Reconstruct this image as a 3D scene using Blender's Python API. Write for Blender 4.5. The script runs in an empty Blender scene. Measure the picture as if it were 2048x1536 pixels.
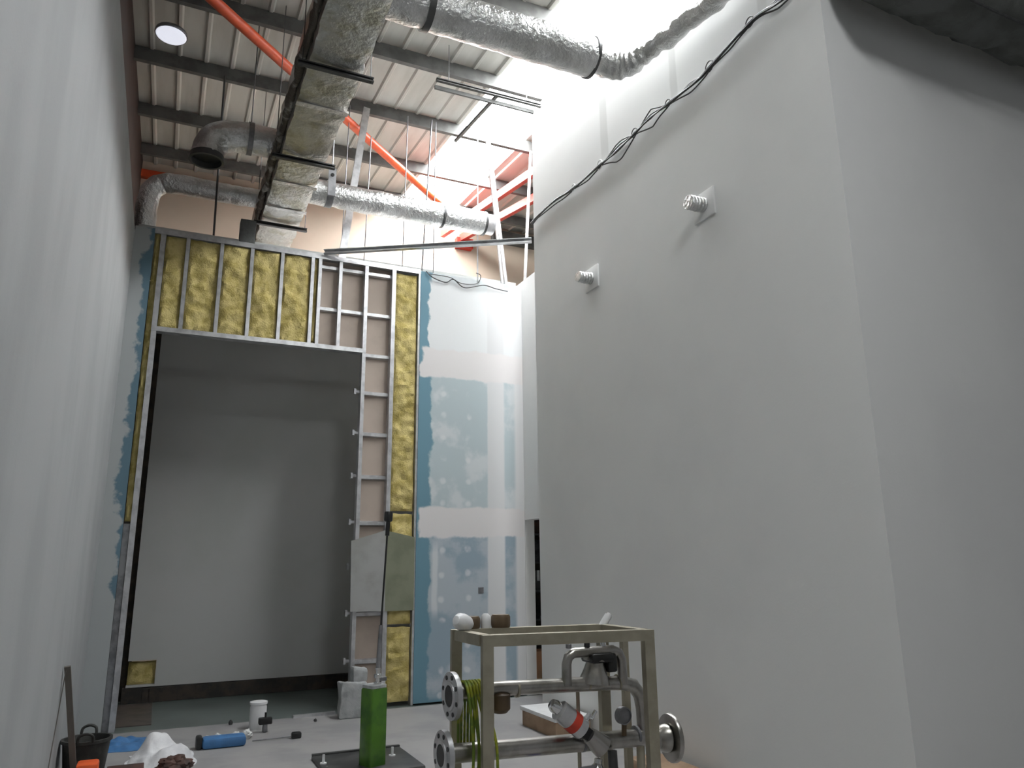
import bpy, bmesh, math, random
from mathutils import Vector, Matrix, noise
random.seed(7)
SC = bpy.context.scene
COL = SC.collection

# ---------------------------------------------------------------- camera
H = 1.75
cd = bpy.data.cameras.new('camera'); cam = bpy.data.objects.new('camera', cd); COL.objects.link(cam)
pitch, roll, yaw = 0.235498, -0.0108855, -0.4340254
cam.matrix_world = (Matrix.Translation((0, 0, H)) @ Matrix.Rotation(yaw, 4, 'Z') @
                    Matrix.Rotation(math.pi/2 + pitch, 4, 'X') @ Matrix.Rotation(roll, 4, 'Z'))
cd.sensor_fit = 'HORIZONTAL'; cd.sensor_width = 36.0; cd.lens = 1498.2/2048*36.0
cd.clip_start = 0.05; cd.clip_end = 200
SC.camera = cam

# ---------------------------------------------------------------- world, exposure
w = bpy.data.worlds.new('world'); SC.world = w; w.use_nodes = True
bg = w.node_tree.nodes['Background']; bg.inputs[0].default_value = (0.90, 0.94, 0.96, 1); bg.inputs[1].default_value = 0.18
SC.view_settings.view_transform = 'Standard'; SC.view_settings.look = 'None'
SC.view_settings.gamma = 1; SC.view_settings.use_curve_mapping = False
SC.view_settings.exposure = 0.0
SKY_STRENGTH = 37.0

# ---------------------------------------------------------------- node helpers
class S:
    def __init__(s, nt, sock): s.nt, s.k = nt, sock
    def _m(s, op, *o, clamp=False):
        n = s.nt.nodes.new('ShaderNodeMath'); n.operation = op; n.use_clamp = clamp
        for i, v in enumerate((s,) + o):
            if isinstance(v, S): s.nt.links.new(v.k, n.inputs[i])
            else: n.inputs[i].default_value = v
        return S(s.nt, n.outputs[0])
    def __add__(s, o): return s._m('ADD', o)
    def __sub__(s, o): return s._m('SUBTRACT', o)
    def __mul__(s, o): return s._m('MULTIPLY', o)
    def max(s, o): return s._m('MAXIMUM', o)
    def min(s, o): return s._m('MINIMUM', o)
    def abs(s): return s._m('ABSOLUTE')
    def inv(s): return S(s.nt, s.nt.nodes.new('ShaderNodeMath').outputs[0]) if False else (s * -1.0) + 1.0
    def step(s, lo, hi):       # smooth 0..1 between lo and hi
        n = s.nt.nodes.new('ShaderNodeMapRange'); n.interpolation_type = 'SMOOTHSTEP'
        s.nt.links.new(s.k, n.inputs['Value']); n.inputs['From Min'].default_value = lo; n.inputs['From Max'].default_value = hi
        return S(s.nt, n.outputs['Result'])
    def wrap(s, p): return s._m('PINGPONG', p)

def new_mat(name):
    m = bpy.data.materials.new(name); m.use_nodes = True
    return m, m.node_tree, m.node_tree.nodes['Principled BSDF']

def coords(nt):
    tc = nt.nodes.new('ShaderNodeTexCoord'); return tc.outputs['Object']
def world_xyz(nt):
    g = nt.nodes.new('ShaderNodeNewGeometry'); sx = nt.nodes.new('ShaderNodeSeparateXYZ')
    nt.links.new(g.outputs['Position'], sx.inputs[0]); return [S(nt, sx.outputs[i]) for i in range(3)]
def nz(nt, scale, detail=4, vec=None, stretch=None, rough=.55):
    n = nt.nodes.new('ShaderNodeTexNoise'); n.inputs['Scale'].default_value = scale; n.inputs['Detail'].default_value = detail
    n.inputs['Roughness'].default_value = rough
    v = vec or coords(nt)
    if stretch:
        mp = nt.nodes.new('ShaderNodeMapping'); mp.inputs['Scale'].default_value = stretch
        nt.links.new(v, mp.inputs[0]); v = mp.outputs[0]
    nt.links.new(v, n.inputs['Vector']); return S(nt, n.outputs['Fac'])
def mixc(nt, a, b, f):
    n = nt.nodes.new('ShaderNodeMix'); n.data_type = 'RGBA'
    if isinstance(f, S): nt.links.new(f.k, n.inputs[0])
    else: n.inputs[0].default_value = f
    for i, c in ((6, a), (7, b)):
        if isinstance(c, S): nt.links.new(c.k, n.inputs[i])
        else: n.inputs[i].default_value = (*c, 1)
    return S(nt, n.outputs[2])
def bump(nt, p, h, strength, dist=.02):
    b = nt.nodes.new('ShaderNodeBump'); b.inputs['Strength'].default_value = strength; b.inputs['Distance'].default_value = dist
    nt.links.new(h.k, b.inputs['Height']); nt.links.new(b.outputs[0], p.inputs['Normal'])

def M(name, col, rough=.6, metal=0., var=None, vs=3., vlo=.4, vhi=.65, bm=0., bs=30., bd=.01, stretch=None, trans=0., emit=None):
    m, nt, p = new_mat(name)
    p.inputs['Base Color'].default_value = (*col, 1); p.inputs['Roughness'].default_value = rough; p.inputs['Metallic'].default_value = metal
    if var is not None:
        f = nz(nt, vs, 5, stretch=stretch).step(vlo, vhi)
        nt.links.new(mixc(nt, col, var, f).k, p.inputs['Base Color'])
    if bm: bump(nt, p, nz(nt, bs, 4), bm, bd)
    if trans: p.inputs['Transmission Weight'].default_value = trans
    if emit: p.inputs['Emission Color'].default_value = (*emit[0], 1); p.inputs['Emission Strength'].default_value = emit[1]
    return m

MT = {}
MT['white'] = M('white_paint', (.70, .70, .69), .7, var=(.64, .64, .635), vs=.8, bm=.08, bs=60)
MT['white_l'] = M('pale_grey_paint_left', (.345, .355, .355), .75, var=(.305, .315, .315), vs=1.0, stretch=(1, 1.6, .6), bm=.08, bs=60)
MT['white_r'] = M('white_paint_right', (.80, .80, .785), .72, var=(.76, .76, .75), vs=.7, bm=.06, bs=60)
def m_rw():
    m, nt, p = new_mat('white_paint_right'); x, y, z = world_xyz(nt)
    f = nz(nt, .7, 5).step(.4, .65); n1 = nz(nt, 2.5, 4)
    seam = None
    for cy, hw in ((6.68, .09), (5.36, .07), (4.10, .07)):
        k = ((y + (n1 - .5) * .06) - cy).abs().step(hw, hw - .03); seam = k if seam is None else seam.max(k)
    seam = seam * (z + (n1 - .5) * .5).step(6.25, 6.45)
    c = mixc(nt, (.80, .80, .785), (.76, .76, .75), f); c = mixc(nt, c, (.62, .62, .60), seam * .7)
    nt.links.new(c.k, p.inputs['Base Color']); p.inputs['Roughness'].default_value = .72
    bump(nt, p, nz(nt, 60, 4), .06, .01); return m
MT['white_r'] = m_rw()
MT['floor'] = M('dusty_white_screed', (.32, .31, .305), .6, var=(.26, .255, .255), vs=1.6, bm=.15, bs=25)
MT['floor_b'] = M('green_grey_floor', (.12, .145, .135), .35, var=(.09, .11, .10), vs=1.2)
MT['floor_p'] = M('brown_floor_patch', (.10, .08, .07), .5, var=(.06, .05, .045), vs=4)
MT['beige'] = M('cream_cladding', (.66, .55, .44), .6, var=(.60, .50, .40), vs=.9)
MT['board'] = M('pink_brown_board', (.47, .39, .33), .8, var=(.40, .33, .28), vs=1.6)
MT['panel'] = M('grey_white_panel', (.55, .55, .54), .6, var=(.50, .51, .49), vs=.6)
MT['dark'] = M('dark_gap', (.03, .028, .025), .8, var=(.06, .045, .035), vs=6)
MT['brown'] = M('dark_brown_cladding', (.035, .022, .018), .7, var=(.05, .03, .025), vs=3)
MT['purlin'] = M('dark_grey_steel', (.13, .13, .125), .55, var=(.09, .09, .085), vs=5)
MT['roof'] = M('roof_liner_sheet', (.60, .59, .55), .5, var=(.51, .50, .46), vs=1.3, stretch=(3, .4, 1))
MT['orange'] = M('orange_red_paint', (.62, .085, .022), .45, var=(.50, .065, .02), vs=6)
MT['red'] = M('red_paint', (.60, .05, .03), .45, var=(.50, .04, .03), vs=6)
MT['galv'] = M('galvanised_steel', (.66, .66, .67), .38, .75, var=(.50, .50, .51), vs=8, bm=.05, bs=60)
MT['galv_d'] = M('dull_steel', (.30, .30, .31), .5, .7, var=(.2, .2, .21), vs=8)
MT['black'] = M('black_plastic', (.012, .012, .012), .4, var=(.02, .02, .02), vs=9)
MT['strap'] = M('dark_strap', (.10, .10, .10), .45, .5, var=(.1, .1, .1), vs=9)
MT['ins'] = M('mineral_wool_yellow', (.62, .51, .21), .95, var=(.44, .35, .11), vs=6, vlo=.42, vhi=.62, bm=.6, bs=45, bd=.02)
MT['foil'] = M('foil_jacket', (.74, .74, .74), .30, .95, var=(.58, .58, .57), vs=5, bm=.75, bs=22, bd=.03)
MT['foil_y'] = M('foil_jacket_patchy', (.60, .60, .58), .36, .9, var=(.46, .45, .38), vs=3, vlo=.48, vhi=.62, bm=.6, bs=16, bd=.03)  # yellower, darker patches mixed into the foil colour by noise
MT['grey_ins'] = M('grey_lagging', (.13, .135, .13), .7, var=(.09, .095, .085), vs=4, bm=.5, bs=10, bd=.04)
MT['olive'] = M('olive_lagging', (.26, .27, .16), .8, var=(.18, .19, .13), vs=4, bm=.5, bs=12, bd=.04)
MT['torn'] = M('torn_brown_foil', (.10, .085, .07), .5, .3, var=(.34, .33, .31), vs=5, vlo=.52, vhi=.62, bm=.6, bs=14, bd=.04)
MT['cable'] = M('grey_cable', (.035, .035, .035), .5, var=(.06, .06, .06), vs=20)
MT['steel'] = M('satin_stainless', (.42, .385, .30), .42, .55, var=(.34, .31, .235), vs=7)
MT['pipe'] = M('pipe_stainless', (.44, .42, .40), .30, .9, var=(.30, .29, .26), vs=9)
MT['chrome'] = M('chrome', (.85, .85, .86), .12, 1., var=(.8, .8, .8), vs=3)
MT['redlab'] = M('red_band', (.65, .06, .03), .5, var=(.55, .05, .03), vs=9)
MT['whitep'] = M('white_plastic', (.80, .80, .80), .45, var=(.74, .74, .74), vs=8)
MT['bag'] = M('white_bag', (.75, .75, .76), .6, var=(.62, .62, .64), vs=6, bm=.4, bs=14, bd=.02)
MT['blue'] = M('blue_plastic', (.06, .19, .42), .5, var=(.05, .15, .33), vs=7)
MT['ycable'] = M('yellow_green_hose', (.36, .38, .03), .45, var=(.16, .24, .03), vs=10, vlo=.45, vhi=.55)
MT['tan'] = M('brown_tape', (.13, .085, .045), .5, var=(.10, .065, .035), vs=10)
MT['card'] = M('cardboard', (.38, .26, .17), .85, var=(.30, .20, .13), vs=6)
MT['wood'] = M('weathered_wood', (.13, .115, .10), .8, var=(.09, .08, .07), vs=8, stretch=(1, 1, .1))
MT['trug'] = M('black_rubber', (.022, .022, .02), .6, var=(.05, .05, .045), vs=10)
MT['orangep'] = M('orange_plastic', (.75, .11, .02), .5, var=(.65, .09, .02), vs=5)
MT['sack'] = M('grey_plastic_film', (.42, .43, .43), .45, var=(.30, .31, .31), vs=7, bm=.4, bs=18, bd=.02)
MT['sheet'] = M('grey_sheet', (.36, .36, .35), .6, var=(.30, .30, .28), vs=2.4, bm=.1, bs=8)
MT['sheet_g'] = M('olive_film', (.23, .24, .17), .45, var=(.18, .19, .13), vs=3, bm=.15, bs=8)
MT['plate'] = M('dark_steel_plate', (.05, .05, .05), .45, .3, var=(.08, .08, .078), vs=6)
MT['rust'] = M('dark_red_brown', (.08, .035, .025), .7, var=(.05, .03, .025), vs=9)
MT['foam'] = M('white_rubble', (.7, .7, .68), .8, var=(.5, .5, .48), vs=12)
MT['caulk'] = M('shelf_clutter', (.02, .02, .022), .7, var=(.05, .05, .06), vs=9)
MT['salmon'] = M('orange_brown_box', (.55, .28, .15), .7, var=(.42, .28, .17), vs=4)
MT['navy'] = M('navy_plastic', (.03, .03, .12), .4, var=(.04, .04, .16), vs=9)
MT['green'] = M('green_translucent', (.085, .22, .02), .25, var=(.05, .15, .02), vs=5, trans=.25)
MT['lamp'] = M('lamp_glass', (.9, .9, .92), .3, var=(.85, .85, .9), vs=3, emit=((.85, .88, 1.0), .75))

# skylight: daylight through translucent GRP sheet; the added fill panel shares it
m, nt, p = new_mat('rooflight_daylight'); p.inputs['Base Color'].default_value = (.8, .8, .8, 1)
f = nz(nt, 1.2, 2)
p.inputs['Emission Color'].default_value = (.95, .98, 1.0, 1); nt.links.new((f * .3 + .85)._m('MULTIPLY', SKY_STRENGTH).k, p.inputs['Emission Strength'])
MT['sky'] = m

# moisture board with skim coat and paint
def m_blue():
    m, nt, p = new_mat('blue_board_skimmed'); x, y, z = world_xyz(nt)
    g = nt.nodes.new('ShaderNodeNewGeometry').outputs['Position']
    n1 = nz(nt, 3.2, 6, g); n2 = nz(nt, 1.3, 5, g); n3 = nz(nt, 9, 4, g)
    # thin paint over the board
    xs = x + (n1 - .5) * .22 + (n3 - .5) * .05
    thin = xs.step(3.30, 3.34)
    upper = (z + (n1 - .5) * .3).step(4.55, 4.75) * xs.step(3.26, 3.29) * (z + (n1 - .5) * .25).step(5.90, 5.72)
    def band(z0, z1, xl):
        zz = z + (n1 - .5) * .16 + (n3 - .5) * .04; return zz.step(z0 - .02, z0 + .02) * zz.step(z1 + .02, z1 - .02) * (x + (n1 - .5) * .22 + (n3 - .5) * .06).step(xl - .02, xl + .02)
    skim = band(4.36, 4.78, 3.16).max(band(2.12, 2.52, 3.18))
    joint = (x + (n3 - .5) * .02).step(4.16, 4.19) * x.step(4.46, 4.42)
    rim = x.step(4.58, 4.64)
    streak = (n2 * .7 + n1 * .3).step(.47, .56)
    dabs = None
    for cx in (3.50, 3.88):
        dx = x - cx + (n1 - .5) * .10; dz = (z + .07 + (n2 - .5) * .2).wrap(.31) - .155
        d = (dx * dx + dz * dz)._m('SQRT').step(.06, .02)
        dabs = d if dabs is None else dabs.max(d)
    dabs = dabs * (n2 * 1.0).step(.38, .48)
    vert = (x + (n1 - .5) * .05); vert = (vert - 3.40).abs().step(.06, .02) * z.step(1.0, 1.2) * z.step(2.1, 1.9)
    midm = z.step(2.3, 2.4)
    bare = (.14, .27, .34)
    low = mixc(nt, (.30, .38, .44), (.44, .49, .53), streak)
    mid = mixc(nt, (.46, .53, .55), (.60, .63, .64), streak)
    c = mixc(nt, low, mid, midm)
    c = mixc(nt, bare, c, thin * z.step(.02, .10))
    c = mixc(nt, c, (.70, .71, .71), dabs.max(vert) * .7)
    c = mixc(nt, c, (.72, .73, .73), upper)
    c = mixc(nt, c, (.66, .66, .66), joint)
    c = mixc(nt, c, (.70, .70, .70), rim)
    c = mixc(nt, c, (.72, .69, .68), skim)
    nt.links.new(c.k, p.inputs['Base Color']); p.inputs['Roughness'].default_value = .75
    return m
MT['blueboard'] = m_blue()
def m_smudge():
    m, nt, p = new_mat('painted_board_blue_edge'); x, y, z = world_xyz(nt)
    g = nt.nodes.new('ShaderNodeNewGeometry').outputs['Position']
    n1 = nz(nt, 5, 5, g); n2 = nz(nt, 1.1, 3, g)
    edge = x + (n1 - .5) * .36 + (z.step(1.0, 2.6)) * .10 + (n2 - .5) * .12 - z.step(5.5, 5.9) * .02
    f = edge.step(-.40, -.35) * z.step(.5, 1.0)
    c = mixc(nt, (.40, .42, .42), (.11, .19, .24), f)
    nt.links.new(c.k, p.inputs['Base Color']); p.inputs['Roughness'].default_value = .75
    return m
MT['smudge'] = m_smudge()

# ---------------------------------------------------------------- mesh helpers
def B(): return bmesh.new()
def bx(bm, x0, x1, y0, y1, z0, z1, bev=0):
    vs = [bm.verts.new(v) for v in ((x0,y0,z0),(x1,y0,z0),(x1,y1,z0),(x0,y1,z0),(x0,y0,z1),(x1,y0,z1),(x1,y1,z1),(x0,y1,z1))]
    fs = [bm.faces.new([vs[i] for i in f]) for f in ((3,2,1,0),(4,5,6,7),(0,1,5,4),(1,2,6,5),(2,3,7,6),(3,0,4,7))]
    if bev:
        es = list({e for f in fs for e in f.edges})
        bmesh.ops.bevel(bm, geom=es, offset=bev, segments=2, affect='EDGES', profile=.5)
def frame(d, up=None):
    d = Vector(d).normalized(); u = Vector(up) if up else (Vector((0,0,1)) if abs(d.z) < .95 else Vector((0,1,0)))
    a = d.cross(u).normalized(); b = a.cross(d).normalized(); return a, b
def loft(bm, rings, cap=True, closed=True):
    R = [[bm.verts.new(v) for v in r] for r in rings]; n = len(R[0])
    for i in range(len(R)-1):
        for j in range(n if closed else n-1):
            bm.faces.new((R[i][j], R[i][(j+1)%n], R[i+1][(j+1)%n], R[i+1][j]))
    if cap and closed:
        bm.faces.new(R[0][::-1]); bm.faces.new(R[-1])
    return R
def cyl(bm, p0, p1, r0, r1=None, seg=24, cap=True):
    p0, p1 = Vector(p0), Vector(p1); r1 = r0 if r1 is None else r1; a, b = frame(p1-p0)
    ring = lambda p, r: [p + (a*math.cos(2*math.pi*k/seg) + b*math.sin(2*math.pi*k/seg))*r for k in range(seg)]
    loft(bm, [ring(p0, r0), ring(p1, r1)], cap)
def lathe(bm, o, d, prof, seg=28):
    o = Vector(o); d = Vector(d).normalized(); a, b = frame(d)
    loft(bm, [[o + d*h + (a*math.cos(2*math.pi*k/seg) + b*math.sin(2*math.pi*k/seg))*max(r, 1e-4) for k in range(seg)] for r, h in prof])
def smooth_path(pts, n=8):
    P = [Vector(p) for p in pts]; out = []
    for i in range(len(P)-1):
        p0 = P[max(i-1,0)]; p1 = P[i]; p2 = P[i+1]; p3 = P[min(i+2,len(P)-1)]
        for k in range(n):
            t = k/n
            out.append(.5*((2*p1)+(p2-p0)*t+(2*p0-5*p1+4*p2-p3)*t*t+(3*p1-p0-3*p2+p3)*t*t*t))
    out.append(P[-1]); return out
def tube(bm, pts, r, seg=12, cap=True, jit=0, seed=0):
    P = [Vector(p) for p in pts]; rings = []; a = None
    for i, q in enumerate(P):
        d = (P[min(i+1,len(P)-1)] - P[max(i-1,0)]).normalized()
        if a is None: a, b = frame(d)
        else:
            a = (a - d*a.dot(d)).normalized(); b = d.cross(a) * -1; b = a.cross(d).normalized()
        rr = r[i] if isinstance(r, (list, tuple)) else r
        ring = []
        for k in range(seg):
            t = 2*math.pi*k/seg; v = a*math.cos(t) + b*math.sin(t)
            q2 = rr
            if jit: q2 += jit*noise.noise((q + v*rr)*7 + Vector((seed, seed, 0)))
            ring.append(q + v*q2)
        rings.append(ring)
    loft(bm, rings, cap)
def beam(bm, p0, p1, sec, up=None):
    p0, p1 = Vector(p0), Vector(p1); a, b = frame(p1-p0, up)
    loft(bm, [[p + a*u + b*v for u, v in sec] for p in (p0, p1)])
def rect(w, h): return [(-w/2,-h/2),(w/2,-h/2),(w/2,h/2),(-w/2,h/2)]
def csec(w, h, t=.004, lip=.01):   # open channel: web on -u side
    return [(-w/2,-h/2),(w/2,-h/2),(w/2,-h/2+lip),(w/2-t,-h/2+lip),(w/2-t,-h/2+t),(-w/2+t,-h/2+t),(-w/2+t,h/2-t),(w/2-t,h/2-t),(w/2-t,h/2-lip),(w/2,h/2-lip),(w/2,h/2),(-w/2,h/2)]
def isec(w, h, t=.012):
    return [(-w/2,-h/2),(w/2,-h/2),(w/2,-h/2+t),(t/2,-h/2+t),(t/2,h/2-t),(w/2,h/2-t),(w/2,h/2),(-w/2,h/2),(-w/2,h/2-t),(-t/2,h/2-t),(-t/2,-h/2+t),(-w/2,-h/2+t)]
def blob(bm, c, s, amp=.15, fr=3., sub=4, seed=0, flat=True):
    r = bmesh.ops.create_icosphere(bm, subdivisions=sub, radius=1)
    for v in r['verts']:
        d = v.co.normalized(); k = 1 + amp*noise.noise(d*fr + Vector((seed*3.1, seed*1.7, 0))) + amp*.5*noise.noise(d*fr*2.7 + Vector((seed, 5, 0)))
        q = Vector((d.x*s[0]*k, d.y*s[1]*k, d.z*s[2]*k))
        if flat: q.z = max(q.z, -s[2]*.98 + s[2]*.0)
        v.co = Vector(c) + q
        if flat and v.co.z < c[2] - s[2]*.8: v.co.z = c[2] - s[2]*.8

ORG = {}
def obj(name, bm, mat, parent=None, kind=None):
    bmesh.ops.recalc_face_normals(bm, faces=bm.faces)
    for f in bm.faces: f.smooth = True
    for e in bm.edges:
        if len(e.link_faces) == 2 and e.calc_face_angle(0) > .6: e.smooth = False
    if parent is None:
        xs = [v.co for v in bm.verts]
        o0 = Vector(((min(v.x for v in xs)+max(v.x for v in xs))/2, (min(v.y for v in xs)+max(v.y for v in xs))/2, min(v.z for v in xs)))
    else: o0 = ORG[parent.name]
    bm.transform(Matrix.Translation(-o0))
    me = bpy.data.meshes.new(name); bm.to_mesh(me); bm.free()
    o = bpy.data.objects.new(name, me); COL.objects.link(o); me.materials.append(MT[mat] if isinstance(mat, str) else mat)
    ORG[o.name] = o0
    if parent is None: o.location = o0
    else: o.parent = parent
    if kind: o['kind'] = kind
    return o
def tag(o, label, cat, group=None):
    o['label'] = label; o['category'] = cat
    if group: o['group'] = group
    return o
def thing(name, loc, label, cat, group=None):
    o = bpy.data.objects.new(name, None); COL.objects.link(o); o.location = loc; o.empty_display_size = .1
    ORG[o.name] = Vector(loc); return tag(o, label, cat, group)
def struct(name, bm, mat): return obj(name, bm, mat, None, 'structure')
def box(*a, **k):
    b = B(); bx(b, *a, **k); return b

def roofz(y): return 7.80 + .09*y

# ================================================================ SETTING
YF, XR, XL = 9.88, 4.32, -.624
b = B(); bx(b, -.9, 12, -8, 9.80, -.1, 0); struct('floor', b, 'floor')
b = B(); bx(b, -.9, 12, 9.80, 14.4, -.1, -.004); struct('floor_corridor', b, 'floor_b')
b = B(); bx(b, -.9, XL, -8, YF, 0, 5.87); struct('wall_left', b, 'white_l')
b = B(); bx(b, XL, -.398, YF, YF+.013, 0, 5.95); struct('wall_far_left', b, 'smudge')
b = B(); bx(b, 3.13, 4.75, YF-.01, YF+.005, .02, 5.93); bx(b, 3.14, 4.75, YF+.005, YF+.16, .02, 5.9); struct('wall_far', b, 'blueboard')
b = B()
bx(b, XR, XR+.14, 3.51, 8.55, 0, 8.06); bx(b, XR+.14, 12, 3.51, 3.65, 0, 6.9)
struct('wall_right', b, 'white_r')
# passage side wall with a doorway running from the far corner towards us
b = B(); bx(b, 4.75, 4.90, 8.0, YF+.16, 2.36, 6.0); bx(b, 4.75, 4.90, 9.86, 12.3, 0, 2.36); bx(b, 4.75, 4.90, 6.5, 8.6, 0, 6.0)
struct('wall_passage', b, 'white_r')
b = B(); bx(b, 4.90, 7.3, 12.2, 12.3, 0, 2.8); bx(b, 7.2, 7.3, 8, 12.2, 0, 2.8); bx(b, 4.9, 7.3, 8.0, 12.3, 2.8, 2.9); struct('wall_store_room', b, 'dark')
# outer shell
b = B(); bx(b, -1.05, -.90, -8, 14.2, 0, 9.2); struct('wall_outer_left', b, 'brown')
b = B(); bx(b, -1.05, 12, 14.2, 14.35, 0, 9.3); struct('wall_end', b, 'beige')
# corridor behind the opening
b = B()
bx(b, .11, 4.74, 11.85, 11.95, .19, 6.0); bx(b, -.24, .11, 11.85, 11.95, .53, 6.0); bx(b, -.24, .11, 11.85, 11.95, .19, .215)
struct('wall_corridor', b, 'panel')
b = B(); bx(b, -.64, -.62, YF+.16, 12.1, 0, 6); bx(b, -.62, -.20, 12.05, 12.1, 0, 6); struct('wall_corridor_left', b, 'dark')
b = B(); bx(b, -.6, 4.74, YF+.17, 12.0, 6.0, 6.05); struct('corridor_light_lid', b, 'panel')  # unseen lid, added to keep rooflight out of the corridor
b = B()
n = 60
for i in range(n):
    x0 = -.28 + 5.0*i/n; x1 = -.28 + 5.0*(i+1)/n; d = .03*noise.noise((i*.35, 0, 0)); bx(b, x0, x1, 11.79+d, 11.97, 0, .18 + .012*noise.noise((i*.5, 3, 0)))
struct('baseboard_corridor', b, 'dark')
b = B(); bx(b, -.30, .10, 10.15, 11.7, -.004, .006); o = obj('floor_patch', b, 'floor_p'); tag(o, 'dark brown patch on the corridor floor by the wall hole', 'board')  # thin dark brown patch just above the corridor floor
b = B()
cut = B()
# roof sheets: ribbed liner, ribs run up the slope
def roof_strip(b, x0, x1, y0, y1):
    xs = []; x = x0; k = 0
    pitchx = .345
    i0 = math.ceil(x0/pitchx); prof = [(x0, 0)]
    for i in range(i0, int(x1/pitchx)+1):
        c = i*pitchx
        if c-.045 > x0 and c+.045 < x1: prof += [(c-.04, 0), (c-.018, -.035), (c+.018, -.035), (c+.04, 0)]
    prof.append((x1, 0))
    r0 = [b.verts.new((x, y0, roofz(y0)+d)) for x, d in prof]; r1 = [b.verts.new((x, y1, roofz(y1)+d)) for x, d in prof]
    t0 = [b.verts.new((x, y0, roofz(y0)+.06)) for x in (x0, x1)]; t1 = [b.verts.new((x, y1, roofz(y1)+.06)) for x in (x0, x1)]
    for i in range(len(prof)-1): b.faces.new((r0[i], r0[i+1], r1[i+1], r1[i]))
    b.faces.new((t0[0], t1[0], t1[1], t0[1])); b.faces.new((r0[0], r1[0], t1[0], t0[0])); b.faces.new((r0[-1], t0[1], t1[1], r1[-1]))
SX0, SX1 = 3.86, 5.02
roof_strip(b, -1.05, SX0, -8, 14.35); roof_strip(b, SX1, 12, -8, 14.35)
roof_strip(b, SX0, SX1, -8, 4.4); struct('ceiling', b, 'roof')
b = B()
v = [b.verts.new(c) for c in ((SX0, 4.4, roofz(4.4)), (SX1, 4.4, roofz(4.4)), (SX1, 14.35, roofz(14.35)), (SX0, 14.35, roofz(14.35)))]
v2 = [b.verts.new(q.co + Vector((0,0,.02))) for q in v]
b.faces.new(v[::-1]); b.faces.new(v2)
for i in range(4): b.faces.new((v[i], v[(i+1)%4], v2[(i+1)%4], v2[i]))
struct('window_1', b, 'sky')
b = B(); bx(b, 1.2, 2.35, -.6, .75, roofz(-.6)-.06, roofz(-.6)-.04); struct('added_fill_panel', b, 'sky')  # unseen glowing panel, added to brighten the right-hand walls

# purlins
PY = [7.0, 8.62, 10.2, 11.85, 13.36]
PL = ['dark grey steel roof purlin nearest the camera, behind the near branch duct', 'dark grey steel roof purlin with a hanging channel below it by the rooflight',
      'dark grey roof purlin third from the camera, holding the tall galvanised strut', 'dark grey roof purlin above the curved foil duct elbow, fourth from the camera', 'dark grey roof purlin nearest the cream end wall']
for y, l in zip(PY, PL):
    b = B(); z1 = roofz(y) - .02
    sec = [(-.035, 0), (.035, 0), (.035, .01), (-.022, .01), (-.022, .19), (.035, .19), (.035, .20), (-.035, .20)]
    loft(b, [[Vector((x, y + u, z1 - .205 + q)) for u, q in sec] for x in (-.9, 9.5)])
    o = obj('roof_purlin', b, 'purlin'); tag(o, l, 'beam', 'roof purlins')
# orange-red bracing
def pipe_thing(name, p0, p1, r, mat, label, cat, **k):
    b = B(); cyl(b, p0, p1, r, seg=20); o = obj(name, b, mat); return tag(o, label, cat)
pipe_thing('brace_tube', (-.85, 7.0, 7.86), (4.25, 12.35, 8.40), .066, 'orange', 'long orange-red round brace running diagonally under the roof sheets', 'brace')
b = B(); beam(b, (4.93, 14.1, 8.64), (5.47, 8.6, 8.14), rect(.09, .15), (0, 0, 1)); o = obj('brace_beam', b, 'red'); tag(o, 'upper red steel brace beside the right wall edge, under the rooflight', 'brace')
b = B(); beam(b, (5.36, 14.1, 8.62), (6.25, 8.6, 8.14), rect(.09, .15), (0, 0, 1)); o = obj('brace_beam', b, 'red'); tag(o, 'lower red steel brace beside the right wall edge, nearest the end wall top', 'brace')
b = B(); bx(b, -.9, 1.9, 14.08, 14.2, 8.72, 8.86); o = obj('eaves_rail', b, 'orange'); tag(o, 'orange-brown horizontal rail at the top of the cream end wall', 'rail')
b = B(); bx(b, 5.25, 5.62, 14.05, 14.2, 8.40, 8.62); o = obj('gusset_plate', b, 'red'); tag(o, 'red square steel plate on the end wall below the far branch duct', 'plate')
b = B(); bx(b, 6.1, 9, 14.05, 14.2, 8.70, 8.95); o = obj('eaves_beam', b, 'purlin'); tag(o, 'dark steel beam on the end wall beside the right wall edge', 'beam')
# roof lamp
t = thing('high_bay_lamp', (-.43, 9.22, 8.30), 'small round white ceiling lamp under the roof beside the left wall', 'lamp')
b = B(); lathe(b, (-.43, 9.22, 8.30), (0, 0, 1), [(.19, 0), (.195, .01), (.185, .05), (.05, .07), (.04, .12), (0, .125)]); obj('reflector', b, 'galv_d', t)
b = B(); lathe(b, (-.43, 9.22, 8.285), (0, 0, 1), [(0, 0), (.17, .004), (.18, .014), (0, .016)]); obj('diffuser', b, 'lamp', t)
# hanging channel rails
def stud(bm, p0, p1, w=.05, h=.07, up=None): beam(bm, p0, p1, csec(w, h), up)
t = thing('strut_channel', (3.6, 8.36, 7.9), 'dark strut channel hung along the purlin by the rooflight, with a cross arm', 'channel')
b = B(); beam(b, (2.78, 8.26, 7.97), (4.30, 8.22, 7.96), csec(.045, .045, .004, .012)); beam(b, (2.78, 8.33, 7.90), (4.22, 8.30, 7.89), rect(.03, .05)); obj('channel', b, 'purlin', t)
b = B(); beam(b, (3.66, 8.26, 7.98), (3.60, 9.75, 8.10), csec(.04, .04, .004, .012)); obj('cross_arm', b, 'strap', t)
for x in (2.95, 4.1):
    b = B(); cyl(b, (x, 8.26, 7.97), (x, 8.26, roofz(8.26)), .006, seg=8); obj('hanger_rod', b, 'galv_d', t)

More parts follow.
